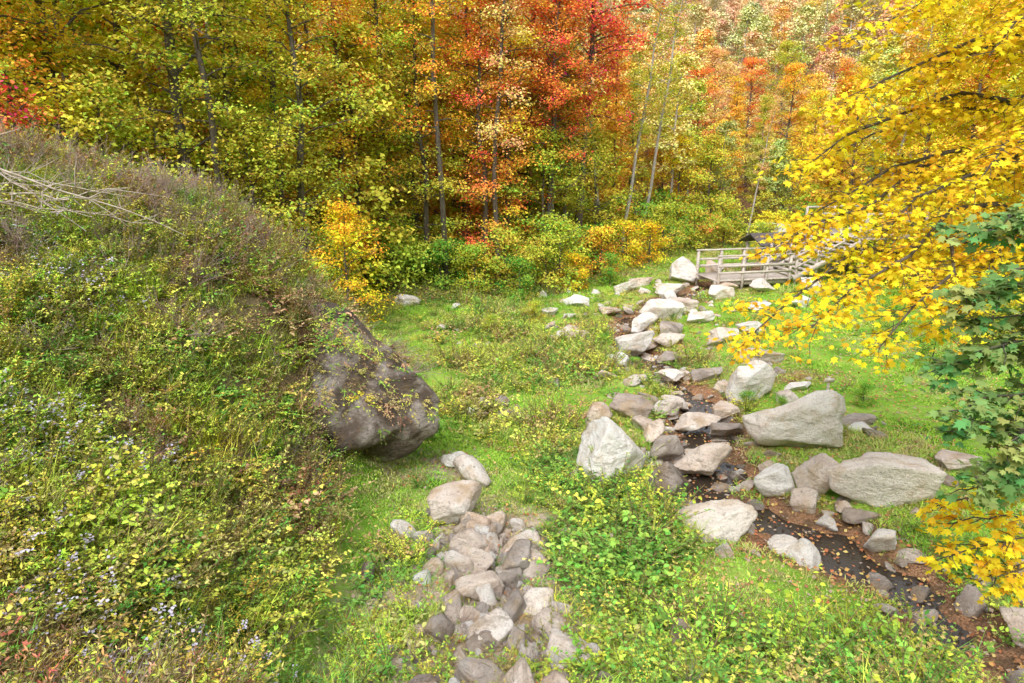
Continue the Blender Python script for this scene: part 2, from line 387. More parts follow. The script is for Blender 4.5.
base=np.array([GRN,LIME,YG,LIME,GRN,OLV,YG,LIME,LIME])[np.clip(((cn-.28)/.44*9),0,8.9).astype(int)]
tn=np.clip(base*(1+r.normal(0,.15,(n,1)))*(1+r.normal(0,.07,(n,3))),.02,.95)
brn=(r.random(n)<ss(.49,.61,nz)*.7);tn[brn]=pal(r,brn.sum(),[OLV,BRN,RED,GLD,YG],[.28,.40,.14,.07,.11])
near_rk=r.random(n)<.75*blob(x,y,-4.6,13.6,1.6,1.8);tn[near_rk]=pal(r,near_rk.sum(),[BRN,OLV,(.36,.20,.13),GRN],[.35,.25,.25,.15])
idx=np.where(brn&(r.random(n)<.5),r.choice([7,8,3],n),idx)
sc=r.uniform(.6,1.25,n)*(.75+.5*nz2)
rot=np.stack([r.normal(0,.15,n),r.normal(0,.15,n),r.random(n)*6.28],1)
scatter('hillside_undergrowth',PL,np.stack([x,y,z-.03],1),idx,rot,sc,tn)
def dd_(x,y):
    return dh(x,y)*(.13+.85*ss(.48,.58,fbm(x*.55+9,y*.55))+.35*blob(x,y,-7.5,13.6,3.2,1.4))+.4*blob(x,y,.2,8.0,1.8,1.5)*(y>5.5)
x,y,z,r=pts(5800,-15,3,4,18,dd_,32)
n=len(x);idx=np.where(y>11,r.choice([0,1,2],n,p=[.45,.25,.30]),r.choice([0,1,2],n,p=[.8,.02,.18]))
scatter('dry_brush',DR,np.stack([x,y,z],1),idx,np.stack([r.normal(0,.25,n),r.normal(0,.25,n),r.random(n)*6.28],1),r.uniform(.45,.95,n)*np.where(x>-2.4,.65,1),np.ones((n,3))*.3)
def dv(x,y):
    ds=dstream(x,y)
    d=1.1*blob(x,y,1.9,10.6,1.2,2.8)+1.2*blob(x,y,4.2,7.6,3.2,1.15)+.9*blob(x,y,2.6,12.3,1.0,1.0)+.9*blob(x,y,-2.0,9.5,.8,3)
    d=d+1.5*blob(x,y,.3,24,3.8,7.5)*ss(.34,.52,fbm(x*.5,y*.5))+.7*blob(x,y,8.8,8.6,1.6,2.5)+.8*blob(x,y,.9,15.6,.6,1.6)+.6*blob(x,y,.8,13.2,.5,.5)
    d=d+.8*np.exp(-((y-forest_edge(x)+.5)/2.0)**2)+.6*np.exp(-((ds-1.4)/.45)**2)*ss(.42,.58,fbm(x*.8+5,y*.8))
    d=d+.26*ss(.50,.63,fbm(x*.7+50,y*.7))
    return d*ss(.6,1.1,ds)*(hill(x,y)<.6)*inview(x,y)*(y>5)*(1-.95*blob(x,y,5.0,10.7,1.4,1.6))*(1-.55*blob(x,y,-.3,10.2,.7,2.0))*rk(x,y)
x,y,z,r=pts(27000,-10,22,4,52,dv,33)
n=len(x);idx=r.choice([0,1,2,3,4,6,7,8],n,p=[.12,.2,.18,.15,.01,.07,.16,.11])
cn=fbm(x*.5+90,y*.5+33)+r.normal(0,.07,n)
base=np.array([GRN,(.20,.38,.08),GRN,LIME,YG,LIME,GRN,OLV,LIME])[np.clip(((cn-.28)/.44*9),0,8.9).astype(int)]
tn=np.clip(base*(1+r.normal(0,.15,(n,1)))*(1+r.normal(0,.06,(n,3))),.02,.95)
far=y>15;kk=far&(r.random(n)<.5);tn[kk]=pal(r,kk.sum(),[YG,OLV,BRN,GRN],[.35,.3,.2,.15])
shr=blob(x,y,1.9,10.6,1.3,2.6)+blob(x,y,4.6,7.7,3,1.1);kk=(r.random(n)<shr*.8);tn[kk]=pal(r,kk.sum(),[GRN,(.17,.34,.06),LIME,OLV],[.42,.33,.15,.10])
idx=np.where(kk&(r.random(n)<.6),r.choice([0,6,1],n),idx)
sc=r.uniform(.55,1.2,n)*np.where(y>14,1.15,.95)*(.5+.6*ss(.2,.9,dv(x,y)))*(1+.5*shr)
scatter('valley_weeds',PL,np.stack([x,y,z-.03],1),idx,np.stack([r.normal(0,.12,n),r.normal(0,.12,n),r.random(n)*6.28],1),sc,tn)
def dg(x,y):
    ds=dstream(x,y)
    return (.2+.9*ss(.38,.6,fbm(x*.6+7,y*.6)))*ss(.8,1.4,ds)*(hill(x,y)<.9)*inview(x,y)*(y<forest_edge(x)+1)*(y>5)*(1-.9*blob(x,y,-.3,9.6,1.2,3))*(1-.85*blob(x,y,-1.9,14.4,1.1,.8))*(1-.95*blob(x,y,3.6,26.5,1.5,2.4))
x1,y1,z1,r=pts(14000,-5,11,5,17,dg,34);x2,y2,z2,_=pts(14000,-9,22,17,50,dg,35)
x=np.r_[x1,x2];y=np.r_[y1,y2];z=np.r_[z1,z2];n=len(x)
idx=r.choice([0,1,2,3],n,p=[.37,.27,.06,.30])
pn=fbm(x*.45,y*.45+20)
tn=pal(r,n,[(.28,.50,.05),(.38,.57,.07),(.20,.40,.05),(.46,.50,.13)],[.4,.33,.2,.07])
yl=r.random(n)<ss(.47,.60,pn)*.6;tn[yl]=pal(r,yl.sum(),[(.52,.52,.16),(.46,.38,.18)],[.55,.45])
scatter('meadow_grass',GR,np.stack([x,y,z],1),idx,np.stack([r.normal(0,.06,n),r.normal(0,.06,n),r.random(n)*6.28],1),r.uniform(.8,1.3,n)*np.interp(y,[5,17,40],[.9,1.1,1.9]),tn)
# fallen leaves
n=60000;r=np.random.default_rng(77);x=r.uniform(-6,20,n);y=4+44*r.random(n)**1.3
k=r.random(n)<np.clip(.16+.35*(x>6)*(y>14)+.25*ss(.5,.65,fbm(x*.5+11,y*.5))+1.2*np.exp(-(dstream(x,y)/1.7)**2)+.8*blob(x,y,3.6,26.5,2,3)+.4*blob(x,y,-.3,10,1.2,3)+.8*blob(x,y,7.5,8.5,2.5,1.2),0,1);x=x[k];y=y[k];n=len(x)
z=np.maximum(hterr(x,y),WZ)+.03+r.random(n)*.04
a=r.random(n)*6.28;sz=r.uniform(.05,.1,n)
cols=np.array([(.50,.27,.12),(.60,.36,.12),(.34,.17,.09),(.64,.50,.18),(.52,.19,.09),(.42,.32,.24)])[r.integers(0,6,n)]
b=B();leaves(b,np.stack([x,y,z],1),np.stack([np.cos(a),np.sin(a),r.normal(0,.3,n)],1),np.stack([r.normal(0,.4,n),r.normal(0,.4,n),np.ones(n)],1),sz,sz*.8,RH,0,np.concatenate([cols,np.ones((n,1))],1))
m,nt,out=newmat('fallen_leaf');at=nt.nodes.new('ShaderNodeAttribute');at.attribute_name='lv';p=N(nt,'ShaderNodeBsdfDiffuse');nt.links.new(at.outputs[0],p.inputs[0]);nt.links.new(p.outputs[0],out.inputs[0])
link('fallen_leaves',b.mesh('fallen_leaves',[m]))
# ---------------------------------------------------------------- rocks
def rock(seed,dims,mat,sub=4,pw=70,amp=.08,npl=12,flat=0,fn=None):
    r=np.random.default_rng(seed);bm=bmesh.new();bmesh.ops.create_icosphere(bm,subdivisions=sub,radius=1)
    V=np.array([v.co[:] for v in bm.verts]);V=nrm(V)
    n=nrm(r.normal(0,1,(npl,3))*np.array([1,1,.8]));d=r.uniform(.45,.9,npl)
    if flat:
        n[0]=nrm(np.array([r.normal(0,.15),r.normal(0,.15),1.]));d[0]=.40
    q=np.maximum(V@n.T/d,1e-6);R=(np.sum(q**pw,1)+.86**pw)**(-1/pw)
    nn=np.array([mn.fractal(Vector(v*1.6+seed*3.7),.9,2.1,5) for v in V]);n2=np.array([mn.ridged_multi_fractal(Vector(v*2.2+seed*1.3),.8,2.1,4,1.,2.) for v in V])
    R=R*(1+amp*nn-amp*.35*(n2-1))
    V=V*R[:,None];V=V/np.abs(V).max(0)
    if fn is not None: V=fn(V)
    V=V*np.array(dims)/2
    F=np.array([[v.index for v in f.verts] for f in bm.faces]);bm.free()
    b=B();b.add(V,F);return b.mesh('boulder',[mat])
def wedge(V):   # slab rising to a peak on its right-hand side
    V=V.copy();V[:,2]*=np.where(V[:,2]>0,.62+.42*ss(-.6,.35,V[:,0])-.35*ss(.45,1,V[:,0]),1);return V
big=[
 (2.05,13.9,1.95,1.7,1.75,rkW,.3,0,.33),(3.25,13.0,1.0,1.0,1.1,rkD,1,0,.2),(4.05,11.75,1.75,1.15,.95,rkW,.15,1,.25),
 (8.0,12.9,3.1,1.5,1.3,rkW,-.05,1,.28),(5.75,13.55,1.25,.95,.95,rkW,.4,1,.2),(6.45,13.2,.95,1.0,1.05,rkP,1.2,0,.25),(6.1,12.75,.7,.5,.5,rkP,0,0,.15),
 (7.3,15.9,3.2,1.6,1.7,rkW,.12,2,.3),(4.6,14.6,1.6,1.0,.95,rkP,.5,0,.25),(3.7,15.2,1.0,.8,.7,rkG,.2,0,.2),(7.1,19.2,1.7,1.3,1.3,rkW,.6,0,.25),(7.9,18.6,.8,.7,.6,rkP,.6,0,.15),
 (3.2,17.4,1.3,.8,.8,rkG,-.4,0,.15),(4.4,18.1,1.3,.7,.55,rkP,.2,1,.15),(2.3,16.9,1.1,.8,.75,rkP,.9,0,.2),(4.3,24.0,1.9,1.1,1.05,rkW,0,1,.2),
 (6.7,29.2,2.3,1.2,1.1,rkW,.1,1,.2),(5.5,27.7,1.5,.9,.7,rkW,.5,1,.1),(8.4,22.4,1.7,1.0,.9,rkP,.2,1,.2),(9.4,37.5,2.1,1.5,1.7,rkW,.3,0,.3),(11.6,38.9,2.1,1.4,1.4,rkP,.8,0,.2),
 (-5.0,31.5,1.4,.9,.8,rkW,.3,0,.15),(-1.3,14.3,.6,.5,.5,rkW,.3,0,.1),(-1.0,17.2,.6,.4,.35,rkW,.3,0,.1),(2.35,8.15,.75,.6,.7,rkG,.3,0,.15),(-1.15,11.9,1.35,1.0,1.0,rkP,.3,0,.2),(-.3,11.8,.6,.6,.5,rkP,.3,0,.1),
 (3.1,31.5,1.4,.8,.7,rkW,0,0,.1),(8.1,25.0,1.3,.8,.7,rkP,.5,0,.1),(5.5,22.8,1.1,.7,.5,rkG,.5,1,.1),(10.3,33,1.8,1.1,.8,rkW,.4,1,.1),(7.6,32.5,1.7,1,.8,rkW,1.4,1,.1),(3.9,20.3,.9,.6,.45,rkP,.5,1,.1),(8.9,9.8,1.5,1.0,.9,rkP,.5,1,.2),
 (5.9,35,1.7,1,.8,rkW,.4,1,.1),(12.8,34.5,1.5,1,.9,rkW,.4,0,.1),(8.2,31.2,1.9,1.1,.8,rkP,.2,1,.15),(6.3,26.2,1.6,.9,.7,rkG,.9,1,.15),(8.3,34.8,2.,1.2,.9,rkW,.3,1,.15),(11.2,34.8,1.8,1.1,.8,rkP,.7,1,.15),
 (5.5,16.6,1.3,.9,.5,rkG,.3,1,.12),(6.0,17.8,1.2,.8,.5,rkP,1.1,1,.12),(3.6,16.2,1.0,.7,.5,rkP,1.6,1,.12),(7.0,12.2,.8,.5,.35,rkG,.1,1,.1),(5.2,21.0,1.2,.8,.5,rkW,.2,1,.1),(2.9,21.5,.8,.5,.4,rkW,.2,1,.1),(15.0,33.9,1.6,1.1,1.,rkW,.2,0,.1),
 (10.2,14.2,1.3,.9,.6,rkP,.2,1,.15),(9.3,17.2,1.2,.9,.5,rkG,.9,1,.12),(8.9,20.0,1.2,.7,.4,rkW,.2,1,.12),(5.0,17.2,1.4,1.0,.5,rkP,.2,1,.12),(3.0,14.9,.8,.6,.5,rkP,.7,1,.12),(9.6,26.5,1.4,.9,.6,rkW,.4,1,.12),(1.6,29.5,1.2,.8,.5,rkW,.4,1,.12),(11.0,30.0,1.5,1.,.7,rkW,.4,1,.12),(13.6,31.6,1.5,1.,.7,rkW,1.4,1,.12),(6.9,36.5,1.7,1,.8,rkP,.4,1,.1),
 (6.4,20.9,1.3,.9,.6,rkG,.4,1,.12),(3.7,22.3,1.4,.9,.6,rkW,1.1,1,.12),(5.9,24.9,1.4,1.,.6,rkP,.3,1,.12),(2.6,25.6,1.2,.8,.5,rkP,.3,1,.1),(7.9,28.0,1.5,.9,.6,rkW,.8,1,.1),(4.3,30.0,1.4,.9,.6,rkP,.2,1,.1),
 (-.7,10.9,.8,.7,.6,rkP,.5,0,.12),(.1,10.4,.9,.7,.6,rkG,1.2,0,.12),(-.5,9.6,.9,.8,.55,rkP,.2,1,.12),(.3,9.1,.8,.6,.5,rkW,.8,0,.1),(-.2,8.4,.9,.7,.5,rkP,.3,1,.1),(.75,7.9,.8,.7,.5,rkP,1.4,0,.1),(-.35,7.4,.7,.6,.45,rkG,.3,0,.1)]
for i,(x,y,w,dp,h,mt,rz,fl,sk) in enumerate(big):
    me=rock(100+i,(w,dp,h),mt,4 if w<1.2 else 5,flat=fl==1,fn=wedge if fl==2 else None)
    link('boulder',me,(x,y,max(hz(x,y),-.1)+h/2-sk),(rng.normal(0,.08),rng.normal(0,.08),rz))
def over(V):
    z=V[:,2];V=V.copy();V[:,0]+=.34*np.exp(-((z+.0)/.5)**2)-.45*ss(-.1,-1,z)-.25*ss(.2,1,z);V[:,1]+=.25*ss(-.1,-1,z);return V
me=rock(305,(4.9,4.3,4.6),rkD,6,amp=.19,pw=26,fn=over)
ov=link('overhanging_rock',me,(-4.1,14.1,1.95),(.05,.12,.25))
bpy.context.view_layer.update()
r=np.random.default_rng(301);co=np.array([v.co[:] for v in me.vertices]);no=np.array([v.normal[:] for v in me.vertices])
M=np.array(ov.matrix_world);W=co@M[:3,:3].T+M[:3,3];NW=no@M[:3,:3].T
pr=np.clip((NW[:,2]-.2)*1.6,0,1)+.35*(NW[:,0]>.6)*(W[:,2]>1.5)*(W[:,2]<3.4)+.8*ss(-4.0,-5.0,W[:,0])+.3*ss(2.6,3.4,W[:,2])
k=np.where((r.random(len(W))<pr*.06)&(W[:,2]>.3))[0];n=len(k)
t=pal(r,n,[LIME,OLV,BRN,GRN,GLD,(.36,.20,.13)],[.24,.25,.24,.15,.05,.12])
scatter('rock_vines',PL,W[k]-NW[k]*.05,r.choice([2,3],n),np.stack([-NW[k][:,1]*.9,NW[k][:,0]*.9,r.random(n)*.3],1),r.uniform(.4,.8,n),t)
k=np.where((r.random(len(W))<np.clip(pr,0,.7)*.014)&(W[:,2]>1.))[0];n=len(k)
scatter('rock_creepers',DR,W[k]-NW[k]*.05,r.choice([1,2],n),np.stack([-NW[k][:,1]*1.2,NW[k][:,0]*1.2+.5,r.random(n)*.3],1),r.uniform(.4,.7,n),t[:1].repeat(n,0))
RS=coll('stone',[rock(400+i,(1,.8,.65),[rkW,rkP,rkG,rkP,rkW][i%5],4,amp=.08,npl=9) for i in range(10)])
r=np.random.default_rng(5);n=2600;x=r.uniform(1,16,n);y=r.uniform(7,42,n);d=dstream(x,y)
k=r.random(n)<np.exp(-(d/1.7)**2)*.8;x=x[k];y=y[k]
m2=190;x=np.r_[x,r.uniform(-3,10,m2)];y=np.r_[y,r.uniform(13,36,m2)]
n=len(x);s=r.gamma(1.7,.17,n)+.07;s=np.clip(s,.07,1.1);z=np.maximum(hterr(x,y),-.4)+s*.06
scatter('creek_stones',RS,np.stack([x,y,z],1),r.choice(10,n,p=[.10,.12,.14,.12,.08,.06,.12,.12,.10,.04]),np.stack([r.normal(0,.3,n),r.normal(0,.3,n),r.random(n)*6.28],1),np.stack([s,s,s*r.uniform(.45,.85,n)],1),np.ones((n,3))*.4)
n=300;t=r.random(n);y=12.2-6.2*t;x=-.75+.95*t+r.normal(0,.5+.5*t,n);s=r.gamma(1.1,.17,n)+.05;s=np.clip(s,.05,.7)
z=hterr(x,y)+s*.06+r.random(n)*.03
scatter('rock_pile',RS,np.stack([x,y,z],1),r.choice([0,1,2,3,4,6,7,8],n),r.random((n,3))*6.28,np.stack([s,s*1.2,s*.85],1),np.ones((n,3))*.4)
# ---------------------------------------------------------------- trees
def make_tree(seed,H,cr,base,nl,nsub,nlf,ls,tr,bark,mat,shape='col',T=RH,sig=.38,lean=0.):
    r=np.random.default_rng(seed);b=B();m=9;tt=np.linspace(0,1,m)
    w=np.cumsum(r.normal(0,.02*H/3,(m,2)),0);w-=w[0]
    TP=np.stack([w[:,0]+lean*H*tt**1.3,w[:,1],tt*H-.3],1);tube(b,TP,tr*(1-tt)**.8+.02,8,0)
    PP=[];CC=[];OO=[]
    for i in range(nl):
        f=base+(1-base)*((i+r.random())/nl)**.9;f=min(f,.985)
        p0=np.array([np.interp(f,tt,TP[:,c]) for c in range(3)])
        g=(f-base)/(1-base)
        if shape=='col': pr=(.45+.55*math.sin(math.pi*min(1,g*1.05+.18)))
        elif shape=='round': pr=math.sqrt(max(.03,1-(2*g-.85)**2*.85))
        else: pr=.25+.9*(1-g)
        L=cr*pr*r.uniform(.55,1.25);az=i*2.4+r.normal(0,.5);el=r.uniform(.1,.7)+.4*g
        d=np.array([math.cos(az)*math.cos(el),math.sin(az)*math.cos(el),math.sin(el)])
        u=np.linspace(0,1,5)[:,None];P=p0+u*L*d+u**2*L*np.array([0,0,-.28])+r.normal(0,.05*L,(5,3))*u
        tube(b,P,np.linspace(tr*.3*(1-.6*f)+.01,.012,5),4,0)
        for s_ in range(nsub):
            v=r.uniform(.25,1.0);q=np.array([np.interp(v,u[:,0],P[:,c]) for c in range(3)])
            e=nrm(d*.7+r.normal(0,.6,3)*np.array([1,1,.5]))*L*r.uniform(.15,.4)
            if s_%2==0: tube(b,np.array([q,q+e*.5,q+e]),[.018,.013,.008],3,0)
            cg=r.random()
            nn=int(nlf*r.uniform(.5,1.4));w2=r.random(nn)[:,None]
            PP.append(q+e*w2*1.1+r.normal(0,1,(nn,3))*np.array([sig,sig,sig*.5]))
            OO.append(np.tile(d,(nn,1)))
            CC.append(np.stack([r.random(nn),np.full(nn,cg),np.full(nn,g),np.ones(nn)],1))
    PP=np.concatenate(PP);CC=np.concatenate(CC);OO=np.concatenate(OO);n=len(PP);a=r.random(n)*6.28
    D=np.stack([np.cos(a),np.sin(a),r.normal(-.35,.4,n)],1);Nn=OO*.8+np.stack([r.normal(0,.45,n),r.normal(0,.45,n),np.ones(n)],1)
    sz=ls*r.uniform(.6,1.3,n);leaves(b,PP,D,Nn,sz,sz*.85,T,1,CC)
    return b.mesh('tree',[bark,mat])
near=[make_tree(1,19,2.9,.08,54,7,44,.13,.20,barkD,leafO,sig=.32),
      make_tree(2,21,3.2,.15,54,7,44,.13,.24,barkD,leafO,sig=.32),
      make_tree(3,17,2.6,.05,52,7,42,.125,.16,barkD,leafO,lean=.06,sig=.32),
      make_tree(4,20,3.9,.42,48,9,38,.155,.24,barkD,leafO,'round',sig=.34),
      make_tree(5,22,2.2,.40,34,6,26,.13,.14,barkL,leafO,lean=.12,sig=.3),
      make_tree(6,7,2.3,.08,30,7,34,.12,.07,barkD,leafO,'round',sig=.3),
      make_tree(7,3.2,1.7,.03,20,6,30,.11,.03,barkD,leafO,'round',sig=.25),
      make_tree(8,23,2.5,.34,40,6,34,.14,.15,barkD,leafO,lean=.03,sig=.34)]
GR_=(.26,.46,.06);LG=(.66,.66,.08);YY=(.92,.75,.06);YO=(.93,.58,.07);OR=(.93,.42,.09);RD=(.90,.24,.09);TN=(.86,.60,.22);GO=(.93,.70,.05);MG=(.50,.60,.07)
def T_(u,y,var,col,s=1.,name='deciduous_tree',rz=None,sz=None):
    x=(u-512)*y*1.015/683
    link(name,near[var],(x,y,hz(x,y)-.1),(0,0,rng.random()*6.28 if rz is None else rz),(s,s,s*(sz or 1)),col)
for a in [
 (15,22,0,YO),(-40,20,1,MG),(40,24,5,YY,1.5),(85,25,1,LG),(120,22.5,5,LG,1.2),(150,28,0,(.86,.7,.08)),(200,26,1,(.68,.67,.08)),(218,25.5,7,LG,.9),(240,30,2,MG),(265,26.5,5,LG,1.1),(290,32,0,YY),(312,28.5,2,LG),
 (350,33,2,YO),(345,26,5,GO,.75,'yellow_maple_tree'),(388,37,0,(.74,.68,.08)),(428,36.5,2,LG),(415,40,1,YY),(446,36,7,YO),(465,40,1,(.80,.68,.08)),(484,37.5,2,OR),(507,39,0,YO),(500,36.5,7,TN,.95),(525,44,1,TN),
 (578,43,3,RD,1.05,'red_maple_tree'),(548,40,3,(.90,.32,.08),.8,'red_maple_tree'),(540,39.5,5,MG,1.2),(565,41,2,LG,.75),(595,44,5,LG,1.2),(600,48,4,LG,.9,'birch_tree',3.0),(620,47,4,(.66,.64,.08),.85,'birch_tree',0.),(640,51,4,LG,.9,'birch_tree',.2),(625,57,0,LG,.7),
 (672,58,5,YY,1.2),(700,56,5,(.74,.70,.08),1.2),(742,52,4,TN,.5,'birch_tree',0.),(655,62,5,YO,1.2),
 (655,66,3,LG,.75),(690,70,3,OR,.75),(722,74,0,YO,.75),(748,68,0,LG,.62),(772,80,3,YO,.8),(795,66,3,YY,.62),(705,86,3,TN,.9),(735,92,3,OR,.85),(665,84,0,YY,.9),(765,100,3,LG,.9),(820,72,0,OR,.8),
 (60,34,0,YY),(130,36,1,YO),(180,38,0,OR),(255,38,1,(.90,.66,.08)),(320,40,1,YO),(365,43,0,OR),(220,44,3,OR,1.1),(100,42,3,OR,1.1),(10,32,3,YY),(440,46,3,YY),(490,48,1,OR),(395,48,3,YO),(540,50,1,YO),(610,54,0,OR,.8),
 (800,62,5,YY,1.2),(840,50,1,YY,.6),(870,46,4,(.75,.64,.1),.8),(905,42,0,YY,.8),(950,46,1,YY,.8),(1000,40,0,YY,.8),(1060,36,1,LG,.8),(930,34,5,YY,1.1),(985,33,5,LG,1.1),(1040,27,5,YY,1.),
 (10,18.0,6,RD,1.,'red_sumac_shrub'),(300,24,6,OR,.8,'sumac_shrub'),
 ]: T_(*a)
for u,y,c,s in [(330,28,MG,1.),(440,34.5,GR_,.9),(475,34,MG,.9),(505,34.5,LG,1.1),(520,33,GR_,.7),(545,35,LG,1.),(560,36.5,MG,1.2),(575,35.5,GO,.7),(600,39,YO,1.),(625,42,YY,1.),(648,44,GO,.9),(660,47,LG,1.2),(690,49,MG,1.1),(720,51,LG,1.2),
   (400,36,MG,1.1),(380,34,LG,1.2),(610,37,GR_,.6),(845,40,LG,1.2),(880,37,YY,1.2),(900,26,GR_,.45),(945,22,GR_,.5),(1000,25,LG,1.1),(955,30,YY,1.2),(765,47,LG,.8),(790,48.5,YY,.7),(760,18.2,GR_,.22),(795,17.6,GR_,.2),(880,18.5,GR_,.25),(605,24,GR_,.25),(640,22.3,GR_,.2),(490,26,MG,.3),(535,28,LG,.35)]:
    T_(u,y,6,c,s,'shrub')
mid=[make_tree(21,15,2.9,.15,34,6,26,.26,.16,barkD,leafI),make_tree(22,17,2.8,.35,32,6,26,.26,.16,barkL,leafI,'round'),make_tree(23,13,3.0,.2,34,6,26,.26,.14,barkD,leafI,'round'),
     make_tree(24,15,3.2,.15,26,4,28,.38,.16,barkL,leafI,'round',sig=.5),make_tree(25,14,3.0,.3,26,4,26,.38,.22,barkL,leafI,'round',sig=.5)]
TRC=coll('forest_tree',mid)
def fpts(n,x0,x1,y0,y1,seed,md):
    r=np.random.default_rng(seed);P=[];g={}
    for _ in range(n):
        x=r.uniform(x0,x1);y=r.uniform(y0,y1)
        if y<forest_edge(x)+5: continue
        if not(-.80*y-6<x<.82*y+8): continue
        if y<64 and abs(x-.37*y)<4: continue
        if x<.05*y-4 and y>62: continue
        k=(int(x//md),int(y//md));ok=True
        for a in(-1,0,1):
            for c in(-1,0,1):
                for q in g.get((k[0]+a,k[1]+c),()):
                    if (q[0]-x)**2+(q[1]-y)**2<md*md: ok=False
        if ok: g.setdefault(k,[]).append((x,y));P.append((x,y))
    return np.array(P)
A=fpts(6000,-60,80,24,100,3,4.0);Bp=fpts(9000,-60,180,100,230,4,5.2);Cp=fpts(9000,-60,330,230,600,6,9)
Q=np.concatenate([A,Bp,Cp]);n=len(Q);r=np.random.default_rng(9)
idx=np.r_[r.choice([0,1,2],len(A)),r.choice([3,4],len(Bp)+len(Cp))]
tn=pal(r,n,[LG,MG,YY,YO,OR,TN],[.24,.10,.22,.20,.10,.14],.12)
haze_mix=np.clip((Q[:,1]-50)/300,0,1)[:,None]
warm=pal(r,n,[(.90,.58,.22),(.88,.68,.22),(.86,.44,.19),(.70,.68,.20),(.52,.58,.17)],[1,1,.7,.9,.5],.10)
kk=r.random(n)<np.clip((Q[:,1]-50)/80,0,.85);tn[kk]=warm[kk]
tn=tn*(1-haze_mix*.55)+np.array([.76,.70,.76])*haze_mix*.55  # air haze painted into leaf tint: paler and more lilac with distance
s=r.uniform(.7,1.2,n)
cen=np.exp(-((Q[:,0]-.36*Q[:,1])/10)**2)*(Q[:,1]<130);s=s*(1-.4*cen)
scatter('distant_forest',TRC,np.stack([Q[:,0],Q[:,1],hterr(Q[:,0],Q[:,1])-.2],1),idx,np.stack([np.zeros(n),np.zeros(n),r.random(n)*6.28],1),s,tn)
x,y,z,r=pts(3500,-30,45,20,62,lambda x,y:(y>forest_edge(x))*inview(x,y,3)*.2,41)
US=coll('understory_bush',[make_tree(31,2.6,1.5,.03,18,5,14,.18,.03,barkD,leafI,'round',sig=.3),make_tree(32,4,1.8,.03,20,5,14,.19,.04,barkD,leafI,'round',sig=.3)])
n=len(x);scatter('forest_understory',US,np.stack([x,y,z],1),r.integers(0,2,n),np.stack([np.zeros(n),np.zeros(n),r.random(n)*6.28],1),r.uniform(.5,1.1,n),pal(r,n,[MG,LG,YY,OR,GR_],[.28,.3,.17,.09,.16]))
# ---------------------------------------------------------------- foreground trees built limb by limb
def limb_tree(name,base,top,tr,limbs,mat,bark,T,ls,nsub,nlf,seed,flat=.35,seglen=1.2,lead=.25,col=None):
    r=np.random.default_rng(seed);b=B();base=np.array(base,float);top=np.array(top,float)
    tt=np.linspace(0,1,8)[:,None];TP=base+tt*(top-base)+r.normal(0,.07,(8,3))*np.sin(tt*3.14)
    tube(b,TP,tr*(1-tt[:,0]*.8),9,0)
    Ps=[];Ds=[];Cs=[]
    for hf,tip in limbs:
        tip=np.array(tip,float);p0=np.array([np.interp(hf,tt[:,0],TP[:,c]) for c in range(3)])
        u=np.linspace(0,1,8)[:,None];L=np.linalg.norm(tip-p0)
        P=p0+u*(tip-p0)+np.sin(u*math.pi)*np.array([0,0,.13*L])+r.normal(0,.025*L,(8,3))*np.sin(u*math.pi)
        tube(b,P,np.linspace(tr*.28,.008,8),5,0)
        d=nrm(tip-p0);side=nrm(np.cross(d,[0,0,1.]))
        for s_ in range(int(nsub*L/5)+4):
            v=lead+(1-lead)*r.random()**.8
            q=np.array([np.interp(v,u[:,0],P[:,c]) for c in range(3)])
            e=nrm(d*r.uniform(.3,1)+side*r.choice([-1,1])*r.uniform(.2,1.1)+np.array([0,0,r.normal(-.08,.25)]))
            l=seglen*r.uniform(.4,1.)*(1.15-.6*v);w=np.linspace(0,1,4)[:,None]
            S=q+w*l*e+w**2*np.array([0,0,-.22*l])+r.normal(0,.03,(4,3))*w
            tube(b,S,np.linspace(.009,.003,4),3,0)
            n=int(nlf*l/seglen*r.uniform(.6,1.3))+3;x=r.uniform(.1,1.05,n)
            Q=np.stack([np.interp(x,w[:,0],S[:,c]) for c in range(3)],1)+r.normal(0,1,(n,3))*np.array([.12,.12,.04])*seglen
            sg=r.choice([-1,1],n)[:,None];es=nrm(np.cross(e,[0,0,1.]))
            D=e*.6+es*sg*r.uniform(.2,1,(n,1))+np.stack([r.normal(0,.25,n),r.normal(0,.25,n),r.normal(-.35,.3,n)],1)
            Ps.append(Q);Ds.append(D);Cs.append(np.stack([r.random(n),np.full(n,r.random()),np.zeros(n),np.ones(n)],1))
    Q=np.concatenate(Ps);D=np.concatenate(Ds);n=len(Q)
    sz=ls*r.uniform(.6,1.25,n)
    leaves(b,Q,D,np.stack([r.normal(0,flat,n),r.normal(-.3,flat,n),np.ones(n)],1),sz,sz,T,1,np.concatenate(Cs))
    return link(name,b.mesh(name,[bark,mat]))
ymat=leaf_mat('yellow_maple_leaves',(.90,.68,.04),.05,.05,.5,.35)
gmat=leaf_mat('green_maple_leaves',(.26,.38,.12),.06,.14,.5,.25)
